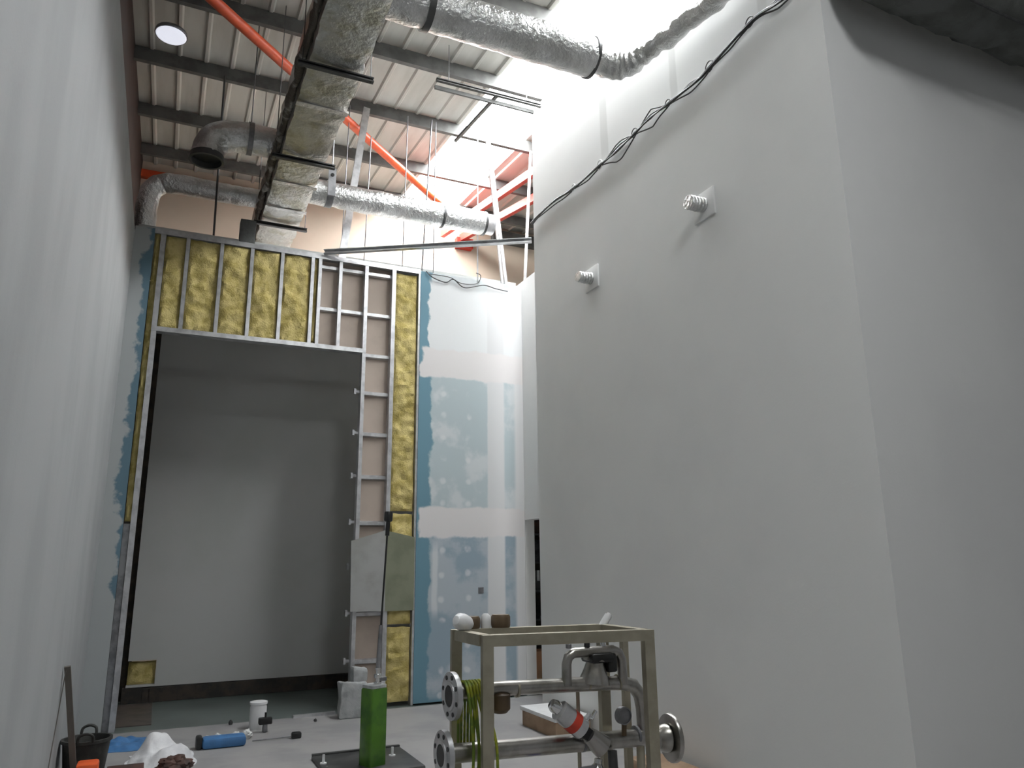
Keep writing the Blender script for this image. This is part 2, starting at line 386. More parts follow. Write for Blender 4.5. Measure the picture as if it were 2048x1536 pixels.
# ================================================================ FAR PARTITION FRAME
t = thing('stud_partition_frame', (1.3, YF, 0), 'galvanised metal stud frame around the tall opening in the far wall', 'frame')
DEP = .12
def vstud(x, z0, z1, w=.05, mat='galv'):
    b = B(); y0, y1 = YF, YF + DEP; h = w/2
    sec = [(x-h,y0),(x+h,y0),(x+h,y0+.003),(x-h+.003,y0+.003),(x-h+.003,y1-.003),(x+h,y1-.003),(x+h,y1),(x-h,y1)]
    loft(b, [[Vector((u, q, z)) for u, q in sec] for z in (z0, z1)]); return obj('stud', b, mat, t)
vstud(-.295, 0, 5.92, .06)
for x in (.0, .41, .79, 1.18, 1.585, 1.685, 1.97): vstud(x, 4.62, 5.92, .045)
vstud(2.335, 0, 5.92, .05); vstud(2.735, 0, 5.92, .055); vstud(3.115, 0, 5.92, .03)
b = B(); bx(b, -.398, 3.13, YF-.005, YF+DEP, 5.92, 5.95); bx(b, -.398, 3.13, YF-.006, YF-.002, 5.885, 5.95); obj('top_track', b, 'galv', t)
b = B(); bx(b, -.325, 2.36, YF-.004, YF+DEP, 4.60, 4.625); bx(b, -.325, 2.36, YF-.006, YF-.002, 4.60, 4.66); obj('head_track', b, 'galv', t)
b = B(); bx(b, -.395, -.33, YF+.02, YF+.06, .0, 2.25); obj('jamb_channel', b, 'galv_d', t)
for z in (5.80, 5.19, 4.59, 4.05, 3.48, 2.90, 2.29, 1.72, 1.14, .56):
    for (xa, xb) in ((1.70, 1.95), (1.99, 2.31), (2.355, 2.71)) if z > 4.7 else ((2.355, 2.71),):
        b = B(); sec = [(YF+.07, z-.022), (YF+.078, z-.022), (YF+.1, z-.034), (YF+.118, z-.034), (YF+.118, z+.034), (YF+.1, z+.034), (YF+.078, z+.022), (YF+.07, z+.022)]
        loft(b, [[Vector((x, u, q)) for u, q in sec] for x in (xa, xb)]); obj('nogging', b, 'galv', t)
    if z < 4.3:
        b = B(); bx(b, 2.235, 2.31, YF+.085, YF+.12, z+.0, z+.035); bx(b, 2.235, 2.262, YF+.07, YF+.12, z-.02, z+.055); obj('nogging_end', b, 'galv', t)
b = B(); bx(b, 1.67, 2.32, YF+.121, YF+.134, 4.63, 5.9); bx(b, 2.32, 2.74, YF+.121, YF+.134, .02, 5.9)
o = obj('backing_board', b, 'board'); tag(o, 'pinkish brown backing board behind the empty stud cells', 'board')

def batt(x0, x1, z0, z1, label, yf=YF+.034, yb=YF+.115, amp=.034, seed=0, group='insulation batts in the far frame', name='insulation_batt', ragged=.012):
    b = B(); nx = max(3, int((x1-x0)/.028)); nzz = max(4, int((z1-z0)/.028)); rows = []
    for j in range(nzz+1):
        row = []
        for i in range(nx+1):
            u, v = i/nx, j/nzz; x = x0 + (x1-x0)*u; z = z0 + (z1-z0)*v
            e = min(u*(x1-x0), (1-u)*(x1-x0), v*(z1-z0), (1-v)*(z1-z0))
            rnd = min(1, e/.05); rnd = 1-(1-rnd)**2
            q = Vector((x*4+seed, z*4, seed*1.3)); d = amp*noise.noise(q) + amp*.9*noise.noise(q*2.6) + amp*.5*noise.noise(q*6)
            y = yf + (1-rnd)*.022 - d*(.35+.65*rnd)
            if j == nzz: z -= .03*abs(noise.noise(Vector((x*6, seed, 0)))) + ragged
            if i in (0, nx): x += (1 if i == 0 else -1)*.01*abs(noise.noise(Vector((z*7, seed+i, 0))))
            row.append(b.verts.new((x, max(YF+.002, y), z)))
        rows.append(row)
    for j in range(nzz):
        for i in range(nx): b.faces.new((rows[j][i], rows[j][i+1], rows[j+1][i+1], rows[j+1][i]))
    per = rows[0] + [r[-1] for r in rows[1:]] + rows[-1][-2::-1] + [r[0] for r in rows[-2:0:-1]]
    back = [b.verts.new((q.co.x, yb, q.co.z)) for q in per]
    for i in range(len(per)): k = (i+1) % len(per); b.faces.new((per[i], back[i], back[k], per[k]))
    b.faces.new(back)
    o = obj(name, b, 'ins'); return tag(o, label, 'insulation', group)
batt(-.262, -.025, 4.63, 5.91, 'yellow mineral wool batt above the opening, leftmost beside the left wall', seed=1, amp=.03)
batt(.025, .385, 4.63, 5.91, 'yellow mineral wool batt above the opening, second from the left wall', seed=2)
batt(.435, .765, 4.63, 5.91, 'yellow mineral wool batt above the opening, third from the left wall', seed=3)
batt(.815, 1.155, 4.63, 5.91, 'yellow mineral wool batt above the opening, below the foil main duct end', seed=4)
batt(1.205, 1.56, 4.63, 5.91, 'yellow mineral wool batt above the opening, last wide one before the empty cells', seed=5)
batt(1.61, 1.66, 4.70, 5.91, 'thin torn strip of yellow wool between twin studs', seed=6, amp=.035)
batt(-.394, -.328, 2.28, 5.915, 'long narrow yellow wool strip beside the opening along the left wall', seed=7, amp=.03)
batt(2.77, 3.095, 2.46, 5.88, 'tall yellow wool batt in the column left of the blue board', seed=8)
batt(2.77, 3.09, 1.98, 2.44, 'short yellow wool batt behind the black probe head', seed=9)
batt(2.77, 3.09, 1.0, 1.96, 'yellow wool batt mostly hidden behind the grey sheet', seed=12)
batt(2.77, 3.09, .05, .98, 'yellow wool batt at the foot of the column behind the green column', seed=10)
o = batt(-.235, .105, .22, .525, 'yellow wool showing through the cut hole low in the corridor wall', yf=11.90, yb=11.945, seed=11, amp=.03, group=None)
# grey sheets leaning on the frame
t = thing('leaning_sheet', (2.66, YF-.06, 1.17), 'grey sheet with olive film fixed over the right side of the stud frame', 'sheet')
def quad_slab(b, pts, y, th=.006):
    r0 = [Vector((x, y + .02*noise.noise((x*2, z*2, 1)), z)) for x, z in pts]; loft(b, [r0, [q + Vector((0, th, 0)) for q in r0]])
b = B(); quad_slab(b, [(2.27, 1.18), (2.72, 1.17), (2.70, 2.20), (2.52, 2.14), (2.25, 2.06)], YF-.03); obj('grey_panel', b, 'sheet', t)
b = B(); quad_slab(b, [(2.70, 1.17), (3.11, 1.17), (3.11, 2.11), (2.69, 2.20)], YF-.018); obj('olive_panel', b, 'sheet_g', t)
b = B(); bx(b, 4.03, 4.11, YF-.016, YF-.009, 1.36, 1.44); bx(b, 4.045, 4.095, YF-.022, YF-.015, 1.375, 1.425); o = obj('wall_box', b, 'galv_d'); tag(o, 'small grey square electrical box on the skimmed blue wall', 'box')
# loose wires on top of blue wall
b = B()
pts = [(3.2, YF-.03, 5.93), (3.3, YF-.05, 5.84), (3.5, YF-.04, 5.80), (3.62, YF-.05, 5.86), (3.8, YF-.04, 5.76), (4.1, YF-.05, 5.84), (4.3, YF-.04, 5.82), (4.5, YF-.05, 5.80)]
tube(b, smooth_path(pts), .008, 6); tube(b, smooth_path([(3.25, YF-.02, 5.9), (3.55, YF-.06, 5.88), (3.75, YF-.04, 5.82), (4.0, YF-.03, 5.86), (4.05, YF-.06, 5.98), (3.98, YF-.05, 6.02)]), .006, 6)
o = obj('loose_wire', b, 'cable'); tag(o, 'loose dark wires trailing along the top of the blue board', 'wire')

# struts above the partition
def strut(p0, p1, label, w=.07, h=.05, mat='galv', up=(0, -1, 0)):
    b = B(); stud(b, p0, p1, w, h, up); o = obj('metal_stud', b, mat); return tag(o, label, 'stud', 'studs bracing the partition top')
strut((1.98, 9.93, 5.95), (2.28, 10.06, 8.50), 'tall galvanised stud from the partition top up to a purlin by the orange brace', .10)
strut((4.44, 9.90, 5.95), (4.18, 9.88, 8.40), 'slim galvanised stud behind the end of the far branch duct', .035, .035)
strut((4.53, 9.96, 5.95), (4.26, 10.0, 8.40), 'bright galvanised stud beside the slimmer one, at the far branch duct end', .05, .05)
strut((1.72, 9.86, 5.98), (4.31, 8.60, 6.10), 'long sloping galvanised stud from the partition top to the right wall edge', .07, .06, up=(0, 0, 1))
strut((4.78, 9.80, 6.0), (5.1, 10.15, 8.5), 'thin galvanised upright against the right wall edge', .035, .035)
def rod(p0, p1, label, r=.008, mat='galv_d'):
    b = B(); cyl(b, p0, p1, r, seg=8); o = obj('hanger_rod', b, mat); return tag(o, label, 'rod', 'thin hanger rods above the partition')
rod((1.97, 9.93, 5.95), (2.0, 9.93, 8.4), 'thin hanger rod left of the tall galvanised stud, under the far branch duct')
rod((2.31, 9.99, 5.95), (2.35, 9.99, 8.0), 'thin hanger rod right of the tall galvanised stud')
rod((2.86, 9.93, 5.95), (2.89, 9.93, 8.45), 'thin hanger rod in the middle under the far branch duct')
rod((3.15, 9.90, 5.95), (3.28, 9.95, 8.5), 'hanger rod rising from the left top corner of the blue board', .012)
rod((3.35, 9.98, 5.6), (3.36, 9.98, 8.5), 'pale hanger rod just right of the blue board corner rod')
rod((4.02, 9.87, 5.9), (4.02, 9.87, 8.5), 'white hanger rod rising from the loose wires on the blue board', .012, 'galv')
rod((.30, 10.1, 5.95), (.26, 10.1, 8.5), 'dark hanger rod passing the far left foil pipe', .014, 'strap')

# ================================================================ DUCTS
def main_duct():
    t = thing('rectangular_duct', (1.165, 7, 6.5), 'long rectangular foil-wrapped main duct running under the roof to the far wall', 'duct')
    b = B(); rings = []; y = 2.0; hw, z0, z1 = .265, 6.5, 7.28
    base = []
    for k in range(14): base.append((-hw + 2*hw*k/14, z0))
    for k in range(14): base.append((hw, z0 + (z1-z0)*k/14))
    for k in range(14): base.append((hw - 2*hw*k/14, z1))
    for k in range(14): base.append((-hw, z1 - (z1-z0)*k/14))
    while y < 12.6:
        ring = []
        ph = (y % 1.16)/1.16; pinch = .014*math.exp(-((ph-.5)/.03)**2)
        for (u, z) in base:
            q = Vector((u*4, y*4, z*4)); d = .016*noise.noise(q) + .010*noise.noise(q*3)
            cu, cz = u/hw, (z-(z0+z1)/2)/((z1-z0)/2)
            corner = max(0, abs(cu)+abs(cz)-1.75)*.08
            sag = -.02*(1-cu*cu) if z == z0 else 0
            ring.append(Vector((1.165 + u*(1-corner) + cu*(d-pinch), y + .01*noise.noise(q*1.7), z + sag - cz*corner*.25 + cz*(d-pinch)*.7)))
        rings.append(ring); y += .055
    loft(b, rings); obj('jacket', b, 'foil_y', t)
    b = B()
    for k in range(170):   # torn lagging along the left edge
        y = 2.5 + 9.8*k/170
    pts = [(.885 - .03*noise.noise((k*.3, 0, 0)) - .02, 2.4 + k*.09, 6.64 + .05*noise.noise((k*.4, 7, 0))) for k in range(112)]
    rr = [.045 + .03*noise.noise((k*.45, 4, 0)) for k in range(112)]
    tube(b, pts, rr, 10, jit=.02); obj('torn_lagging', b, 'torn', t)
    for y in (3.9, 5.2, 7.2, 9.0, 9.75, 11.2):
        obj('joint_tape', box(.895, 1.44, y, y+.07, 6.468, 6.476), 'foil', t)
main_duct()
for y, l in ((6.5, 'dark trapeze bracket under the main duct, nearest the camera'), (8.33, 'dark trapeze bracket under the main duct above the curved elbow opening'), (10.25, 'dark trapeze bracket under the main duct nearest the far partition')):
    t = thing('trapeze_bracket', (1.165, y, 6.42), l, 'bracket', 'trapeze brackets under the main duct')
    b = B(); beam(b, (.80, y, 6.435), (1.53, y, 6.435), csec(.05, .05, .005, .014)); obj('channel', b, 'strap', t)
    for x in (.84, 1.50):
        b = B(); cyl(b, (x, y, 6.40), (x, y, roofz(y)-.06), .005, seg=8); obj('threaded_rod', b, 'strap', t)

def foil_pipe(b, pts, r, seed=0, jit=.012, seam=1.0):
    P = smooth_path(pts, 14); L = 0; rr = []
    for i, q in enumerate(P):
        if i: L += (q - P[i-1]).length
        ph = (L % seam)/seam
        rr.append(r*(1 - .06*math.exp(-((ph-.5)/.035)**2)))
    tube(b, P, rr, 28, jit=jit, seed=seed)
def clamp(t, x, y, z, r, w=.05, mat='strap'):
    b = B(); lathe(b, (x - w/2, y, z), (1, 0, 0), [(r-.01, 0), (r+.016, 0), (r+.016, w), (r-.01, w)]); return obj('clamp', b, mat, t)
t = thing('round_duct', (2.8, 9.62, 6.55), 'far round foil duct branching right from the main duct above the partition', 'duct')
b = B(); foil_pipe(b, [(1.38, 9.62, 6.74), (2.3, 9.62, 6.74), (3.2, 9.62, 6.74), (4.02, 9.62, 6.74)], .175, 1, seam=.82); obj('jacket', b, 'foil', t)
b = B(); tube(b, [(3.98, 9.62, 6.74), (4.16, 9.62, 6.74)], .155, 28); obj('duct_end', b, 'galv', t)
clamp(t, 4.01, 9.62, 6.74, .165, .035); clamp(t, 3.35, 9.62, 6.74, .168, .03)
o = clamp(t, 1.70, 9.62, 6.74, .17, .09, 'galv_d')
b = B(); bx(b, 1.65, 1.75, 9.40, 9.43, 6.62, 7.02); cp = obj('clamp_plate', b, 'galv_d', o)
b = B(); cyl(b, (1.70, 9.405, 6.92), (1.70, 9.39, 6.92), .025, seg=16); obj('clamp_hole', b, 'black', o)
b = B(); cyl(b, (1.70, 9.415, 7.0), (1.70, 9.415, 8.62), .007, seg=8); obj('hanger_rod', b, 'galv_d', t)

t = thing('round_duct', (2.5, 5.6, 6.5), 'near round foil duct branching right from the main duct toward the rooflight', 'duct')
b = B(); foil_pipe(b, [(1.38, 5.64, 6.72), (2.1, 5.64, 6.72), (2.9, 5.64, 6.72), (3.52, 5.64, 6.72)], .20, 2, seam=.78); obj('jacket', b, 'foil', t)
clamp(t, 1.80, 5.64, 6.72, .20, .06); clamp(t, 3.53, 5.64, 6.72, .19, .035)
b = B(); cyl(b, (1.80, 5.64, 6.9), (1.80, 5.64, 8.28), .007, seg=8); obj('hanger_rod', b, 'strap', t)
t = thing('flexible_duct', (4.0, 5, 6.5), 'crumpled flexible foil duct bending from the near branch up along the right wall', 'duct')
b = B(); P = smooth_path([(3.50, 5.64, 6.72), (3.75, 5.63, 6.70), (3.93, 5.52, 6.70), (4.03, 5.25, 6.72), (4.08, 4.7, 6.68), (4.10, 4.0, 6.60), (4.10, 3.2, 6.53), (4.10, 2.4, 6.5)], 16)
tube(b, P, [(.13 if i < 22 else .13 - min(1, (i-22)/24)*.035) + .006*math.sin(i*1.1) for i in range(len(P))], 26, jit=.028, seed=5); obj('jacket', b, 'foil', t)

t = thing('round_duct', (.2, 10.3, 6.5), 'slim foil pipe behind the partition with an elbow dropping at the left wall', 'duct')
b = B(); foil_pipe(b, [(.95, 10.32, 6.82), (.4, 10.32, 6.82), (-.25, 10.32, 6.82), (-.42, 10.34, 6.78), (-.52, 10.36, 6.66), (-.55, 10.37, 6.45), (-.55, 10.37, 6.09)], .135, 3, seam=.9); obj('jacket', b, 'foil', t)
t = thing('duct_elbow', (.2, 8.9, 6.5), 'foil duct elbow left of the main duct with a dark open mouth facing down', 'duct')
b = B(); P = smooth_path([(.95, 8.85, 6.88), (.6, 8.85, 6.88), (.38, 8.85, 6.86), (.22, 8.84, 6.80), (.13, 8.84, 6.66), (.11, 8.84, 6.50)], 8)
tube(b, P, .185, 28, cap=False, jit=.012, seed=9); obj('jacket', b, 'foil', t)
b = B(); lathe(b, (.11, 8.84, 6.46), (0, 0, 1), [(.165, .08), (.19, .08), (.20, 0), (.17, 0), (.165, .08)]); obj('mouth_ring', b, 'strap', t)
b = B(); lathe(b, (.11, 8.84, 6.53), (0, 0, 1), [(0, 0), (.17, 0), (.17, .01), (0, .01)]); obj('mouth_shade_disc', b, 'black', t)  # black disc paints the shaded hollow inside the open mouth
clamp(t, .58, 8.85, 6.88, .185, .06, 'galv_d')
b = B(); cyl(b, (.58, 8.85, 7.06), (.58, 8.85, 8.6), .007, seg=8); obj('hanger_rod', b, 'strap', t)
b = B(); bx(b, .62, .82, 10.02, 10.2, 5.955, 6.35, bev=.01); bx(b, .56, .9, 9.98, 10.24, 5.95, 5.97); o = obj('motor_box', b, 'grey_ins'); tag(o, 'dark grey boxy unit on the partition top left of the main duct end', 'box')
# lagged duct at top right
t = thing('lagged_duct', (7, 3.2, 5.85), 'dark grey lagged duct along the top of the nearest right wall', 'duct')
b = B(); P = [(4.36 + .12*i, 3.16 + .02*noise.noise((i*.3, 1, 0)), 6.16 + .015*noise.noise((i*.4, 9, 0))) for i in range(50)]
tube(b, P, .27, 24, jit=.05, seed=3); obj('lagging', b, 'grey_ins', t)
b = B(); P = [(5.4 + .12*i, 2.88 + .03*noise.noise((i*.3, 5, 0)), 6.5 + .02*noise.noise((i*.4, 2, 0))) for i in range(44)]
tube(b, P, .26, 24, jit=.06, seed=8); obj('olive_wrap', b, 'olive', t)
b = B(); tube(b, smooth_path([(4.6, 3.0, 5.98), (5.2, 2.96, 5.92), (5.9, 2.95, 5.90), (6.5, 2.95, 5.93), (7.4, 2.95, 5.92)]), .012, 6); obj('tie_wire', b, 'cable', t)

# ================================================================ RIGHT WALL FITTINGS
for yc, zc, l in ((5.02, 4.955, 'white square wall plate with a foil pipe stub, the nearer and larger of two'), (7.05, 4.97, 'white square wall plate with a foil pipe stub, the farther one near the wall edge')):
    t = thing('pipe_stub_plate', (XR, yc, zc), l, 'plate', 'plates with pipe stubs on the right wall')
    b = B(); bx(b, XR-.022, XR, yc-.145, yc+.145, zc-.135, zc+.135, bev=.004); obj('plate', b, 'white_r', t)
    b = B(); P = [(XR-.02-.012*i, yc, zc) for i in range(16)]; tube(b, P, [.066 + .004*math.sin(i*2.1) for i in range(16)], 20, jit=.012); obj('pipe_stub', b, 'foil', t)
# cable bundle
base = [(8.545,6.325),(8.02,6.345),(7.355,6.275),(6.705,6.26),(6.28,6.25),(5.75,6.28),(5.40,6.255),(4.93,6.225),(4.73,6.25),(4.175,6.32),(3.83,6.26),(3.3,6.25),(2.4,6.2)]
BP = smooth_path([(0, y, z) for y, z in base], 10)
t = thing('cable_bundle', (XR-.03, 6, 6.25), 'loose bundle of dark cables tied along the top of the right wall', 'cables')
ties = [8.4, 7.35, 6.72, 6.0, 5.40, 4.75, 4.2, 3.6]
def gap(y): return min(abs(y-q) for q in ties)
for s in range(6):
    b = B(); pts = []
    a0 = s*1.05; big = (1.0, .55, -.45, -1.0, .25, -.15)[s]
    for i, q in enumerate(BP):
        g = min(1, gap(q.y)/.3); off = big*(.14 if s in (0, 3) else .07)*g*(1.0 if 5.4 < q.y < 6.75 else .38)*(.6 + .8*abs(noise.noise((q.y*.9, s*3, 0))))
        pts.append((XR - .02 - .012*(s % 3) - .02*g*abs(noise.noise((q.y*2, s, 2))), q.y + .02*noise.noise((q.y*3, s, 5)), q.z + off + .008*math.sin(a0)))
    tube(b, pts, .0075, 7); obj('cable', b, 'cable', t)
for y in ties[1:7]:
    z = min(BP, key=lambda q: abs(q.y-y)).z; b = B()
    R = .05 + .03*noise.noise((y, 1, 1))
    tube(b, [(XR-.03, y + .03 + R*math.cos(k*.42), z + .02 + R*math.sin(k*.42)) for k in range(14)], .006, 6); obj('cable_tie', b, 'whitep' if y in (6.72, 7.35) else 'cable', t)

# ================================================================ STORE ROOM seen through the doorway
def simple(name, args, mat, label, cat, group=None, bev=.004):
    o = obj(name, box(*args, bev=bev), mat); return tag(o, label, cat, group)
t = thing('storage_rack', (5.7, 11.5, 0), 'dark storage rack standing inside the doorway beyond the right wall', 'rack')
for x in (5.0, 6.4):
    for y in (11.2, 11.8): obj('upright', box(x-.02, x+.02, y-.02, y+.02, 0, 2.5), 'caulk', t)
for z in (.86, 1.30, 1.75, 2.2): obj('shelf', box(4.98, 6.42, 11.18, 11.82, z, z+.03), 'plate', t)
for z, (xa, xb), hh, l, m_ in ((1.785, (5.06, 5.9), .34, 'black carton on the upper shelf of the dark rack', 'caulk'), (1.335, (5.05, 5.8), .14, 'dark crate on the middle shelf of the dark rack, below the pale packs', 'plate'), (2.235, (5.1, 5.9), .25, 'brown carton on the top shelf of the dark rack', 'rust')):
    simple('carton', (xa, xb, 11.24, 11.76, z, z+hh), m_, l, 'carton')
for k in range(6):
    x = 5.10 + .11*k; simple('small_pack', (x, x+.05, 11.3, 11.36, 1.476, 1.54 + .05*(k % 3)), 'whitep', 'small pale pack standing on the dark crate in the rack', 'pack', 'small packs in the doorway rack')
simple('carton', (4.98, 5.75, 10.75, 11.1, 0, .45), 'salmon', 'orange-brown carton on the floor before the dark rack in the doorway', 'carton')

# ================================================================ CART (pipe skid)
FL, FR, BL, BR = Vector((1.305, 3.142, 0)), Vector((2.095, 3.001, 0)), Vector((1.30, 3.535, 0)), Vector((2.09, 3.424, 0))
t = thing('pipe_skid', (1.7, 3.27, 0), 'stainless steel open frame skid carrying pipes and valves in the foreground', 'skid')
ex = (FR-FL).normalized(); ey = Vector((-ex.y, ex.x, 0)); TOP = 1.45; S_ = .048
for c, sx, sy in ((FL, 1, 1), (FR, -1, 1), (BL, 1, -1), (BR, -1, -1)):
    b = B(); q = c + ex*sx*S_/2 + ey*sy*S_/2; beam(b, q + Vector((0,0,.03)), q + Vector((0,0,TOP-.001)), rect(S_, S_), tuple(ey)); obj('post', b, 'steel', t)
    b = B(); cyl(b, q, q + Vector((0,0,.035)), .035, seg=16); obj('foot', b, 'black', t)
def rail(p, q, z, up=(0,0,1)):
    b = B(); d = (q-p).normalized(); beam(b, p + Vector((0,0,z)), q + Vector((0,0,z)), rect(S_, S_), up); obj('rail', b, 'steel', t)
for z in (TOP - S_/2, .2):
    rail(FL + ey*S_/2 + ex*S_, FR + ey*S_/2 - ex*S_, z); rail(BL - ey*S_/2 + ex*S_, BR - ey*S_/2 - ex*S_, z)
    dl = (BL-FL).normalized()
    rail(FL + ex*S_/2 + dl*S_, BL + ex*S_/2 - dl*S_, z); rail(FR - ex*S_/2 + dl*S_, BR - ex*S_/2 - dl*S_, z)
YP = 3.30
def part_tube(name, pts, r, mat='pipe', seg=20, n=1):
    b = B(); tube(b, smooth_path(pts, n) if n > 1 else pts, r, seg); return obj(name, b, mat, t)
part_tube('upper_pipe', [(1.24, YP, 1.203), (1.42, YP, 1.205), (2.0, YP, 1.187), (2.10, YP, 1.182), (2.165, YP, 1.165), (2.20, YP, 1.12), (2.212, YP, 1.06), (2.217, YP, .93)][0:8], .033, n=1)
part_tube('lower_pipe', [(1.21, YP, .958), (2.30, YP, .925)], .040)
for x in (1.53, 1.90, 2.07):
    b = B(); lathe(b, (x, YP, 1.195 if x < 2 else 1.187), (1, 0, 0), [(.030, 0), (.0365, .002), (.0365, .012), (.030, .014)]); obj('weld_ring', b, 'steel', t)
for x in (1.86, 2.16):
    b = B(); lathe(b, (x, YP, .94), (1, 0, 0), [(.038, 0), (.044, .002), (.044, .014), (.038, .016)]); obj('weld_ring', b, 'galv_d', t)
part_tube('bypass_pipe', [(1.785, YP-.02, 1.195), (1.787, YP-.02, 1.29), (1.797, YP-.02, 1.32), (1.825, YP-.02, 1.336), (1.93, YP-.02, 1.338), (2.045, YP-.02, 1.338), (2.075, YP-.02, 1.325), (2.09, YP-.02, 1.295), (2.095, YP-.02, 1.18)], .0235)
# regulating valve in the loop
b = B(); lathe(b, (1.945, YP, 1.19), (.10, 0, 1), [(.075, 0), (.072, .02), (.055, .06), (.045, .09), (.045, .10), (.06, .105), (.06, .125), (.03, .135), (0, .136)]); vb = obj('valve_body', b, 'pipe', t)
b = B(); bx(b, 1.905, 2.03, YP-.06, YP+.06, 1.285, 1.33, bev=.015); bx(b, 2.0, 2.05, YP-.05, YP+.03, 1.24, 1.32, bev=.01); obj('valve_bonnet', b, 'black', vb)
for x, m_ in ((1.80, 'galv_d'), (1.90, 'black'), (1.99, 'chrome')):
    b = B(); lathe(b, (x, YP-.02, 1.358), (0, 0, 1), [(.010, 0), (.014, .002), (.014, .02), (.007, .024), (.007, .04), (0, .041)]); obj('bleed_plug', b, m_, t)
# flanges on the left
def flange(c, r, d=( -1, -.12, 0), holes=4):
    f = None; b = B(); lathe(b, c, d, [(.036, 0), (r, .0), (r, .022), (r*.62, .022), (r*.60, .028), (.045, .028), (.042, .0)]); f = obj('flange', b, 'galv', t)
    dd = Vector(d).normalized(); a, bb = frame(dd)
    b = B(); lathe(b, Vector(c) + dd*.006, d, [(0, 0), (.041, 0), (.041, .021), (0, .0215)]); obj('bore', b, 'black', f)
    for k in range(holes*2):
        q = Vector(c) + dd*.022 + (a*math.cos(k*math.pi/holes + .3) + bb*math.sin(k*math.pi/holes + .3))*r*.80
        b = B(); cyl(b, q - dd*.002, q + dd*.003, .010, seg=10); obj('bolt_hole', b, 'black', f)
flange((1.235, YP, 1.19), .10, (-1, -.03, 0)); flange((1.20, YP, .955), .10, (-1, -.03, 0))
b = B(); lathe(b, (1.45, YP-.01, 1.10), (0, 0, 1), [(0, 0), (.03, .004), (.045, .02), (.045, .08), (0, .1)]); obj('drain_pot', b, 'tan', t)
# right domed flange
b = B(); lathe(b, (2.335, YP-.03, .918), (1, -.10, .0), [(.042, -.10), (.043, -.06), (.062, -.035), (.066, -.012), (.06, -.004), (.042, 0), (.108, 0), (.112, .006), (.112, .02), (.07, .022), (.055, .03), (.035, .042), (0, .047)]); obj('blind_flange', b, 'pipe', t)
# actuated angle valve
d = Vector((.78, 0, -.62)); a0 = Vector((1.715, YP-.06, 1.105)); d.normalize()
b = B(); lathe(b, a0, d, [(.0, 0), (.03, 0), (.047, .008), (.047, .075), (.047, .155), (.03, .165), (0, .166)]); act = obj('valve_actuator', b, 'galv', t)
b = B(); lathe(b, a0 + d*.075, d, [(.046, 0), (.049, 0), (.049, .04), (.046, .04)]); obj('red_band', b, 'redlab', act)
b = B(); lathe(b, a0 - d*.045, d, [(0, 0), (.022, .002), (.03, .02), (.03, .045), (0, .05)]); obj('actuator_cap', b, 'chrome', act)
b = B(); u = Vector((.62, 0, .78)); q = a0 + d*.15 + u*.045; cyl(b, q, q + u*.03, .012, seg=12); cyl(b, q + d*.02 + u*.02, q + d*.02 + u*.06, .009, seg=10); obj('air_fitting', b, 'chrome', act)
b = B(); beam(b, a0 + d*.155, a0 + d*.21, rect(.03, .05)); obj('valve_yoke', b, 'black', t)
b = B(); lathe(b, a0 + d*.20, d, [(.022, 0), (.036, .0), (.046, .05), (.052, .09), (0, .095)]); obj('angle_valve_body', b, 'pipe', t)
# gauge
b = B(); lathe(b, (2.075, YP-.04, 1.043), (0, -1, 0), [(0, -.02), (.036, -.02), (.04, -.015), (.04, .012), (.034, .014), (.034, .008), (0, .008)]); ga = obj('pressure_gauge', b, 'galv_d', t)
b = B(); cyl(b, (2.075, YP-.04, .955), (2.077, YP-.04, 1.005), .012, seg=12); obj('gauge_stem', b, 'tan', ga)
# support uprights and drops behind
for x, r in ((1.405, .011), (2.145, .016)):
    b = B(); beam(b, (x+.04, YP+.10, .22), (x+.04, YP+.10, TOP-.05), rect(r*2, r*2)); obj('pipe_support', b, 'steel', t)
b = B(); cyl(b, (1.87, YP+.03, .22), (1.87, YP+.03, 1.17), .009, seg=10); obj('drain_pipe', b, 'steel', t)
b = B(); cyl(b, (2.19, YP, .22), (2.19, YP, .90), .02, seg=12); obj('drop_pipe', b, 'steel', t)
b = B(); lathe(b, (1.91, YP-.05, .80), (.2, 0, 1), [(.0, 0), (.03, 0), (.03, .04), (.018, .055), (.018, .075), (0, .08)]); obj('sample_valve', b, 'chrome', t)
b = B(); cyl(b, (1.91, YP-.06, .845), (1.80, YP-.1, .855), .008, seg=8); obj('valve_lever', b, 'galv_d', t)
b = B(); cyl(b, (2.0, YP-.06, .75), (2.0, YP-.05, .90), .022, seg=12); obj('valve_lever', b, 'plate', t)
b = B(); lathe(b, (1.645, YP-.02, .84), (0, 0, 1), [(0, -.03), (.03, -.03), (.035, .0), (.02, .012), (0, .014)]); obj('blue_cap', b, 'navy', t)
# hoses hung on the upper pipe
t2 = thing('hose_bundle', (1.31, YP-.06, .6), 'yellow-green hoses looped over the left end of the skid pipe', 'hose')
for k in range(6):
    x = 1.272 + .015*k; dx = (.03, .05, .02, .075, .06, .09)[k]
    b = B(); P = smooth_path([(x+.0, YP+.05, .95), (x, YP+.045, 1.15), (x, YP+.02, 1.235), (x+.004, YP-.03, 1.24), (x+.01, YP-.055, 1.18), (x+.01+dx*.5, YP-.07, 1.0), (x+dx*.7, YP-.075, .85), (x+dx, YP-.07, .7), (x+dx*.5, YP-.03, .60), (x+.01, YP+.02, .62), (x, YP+.05, .75)], 8)
    tube(b, P, .0065, 8); obj('hose', b, 'ycable', t2)
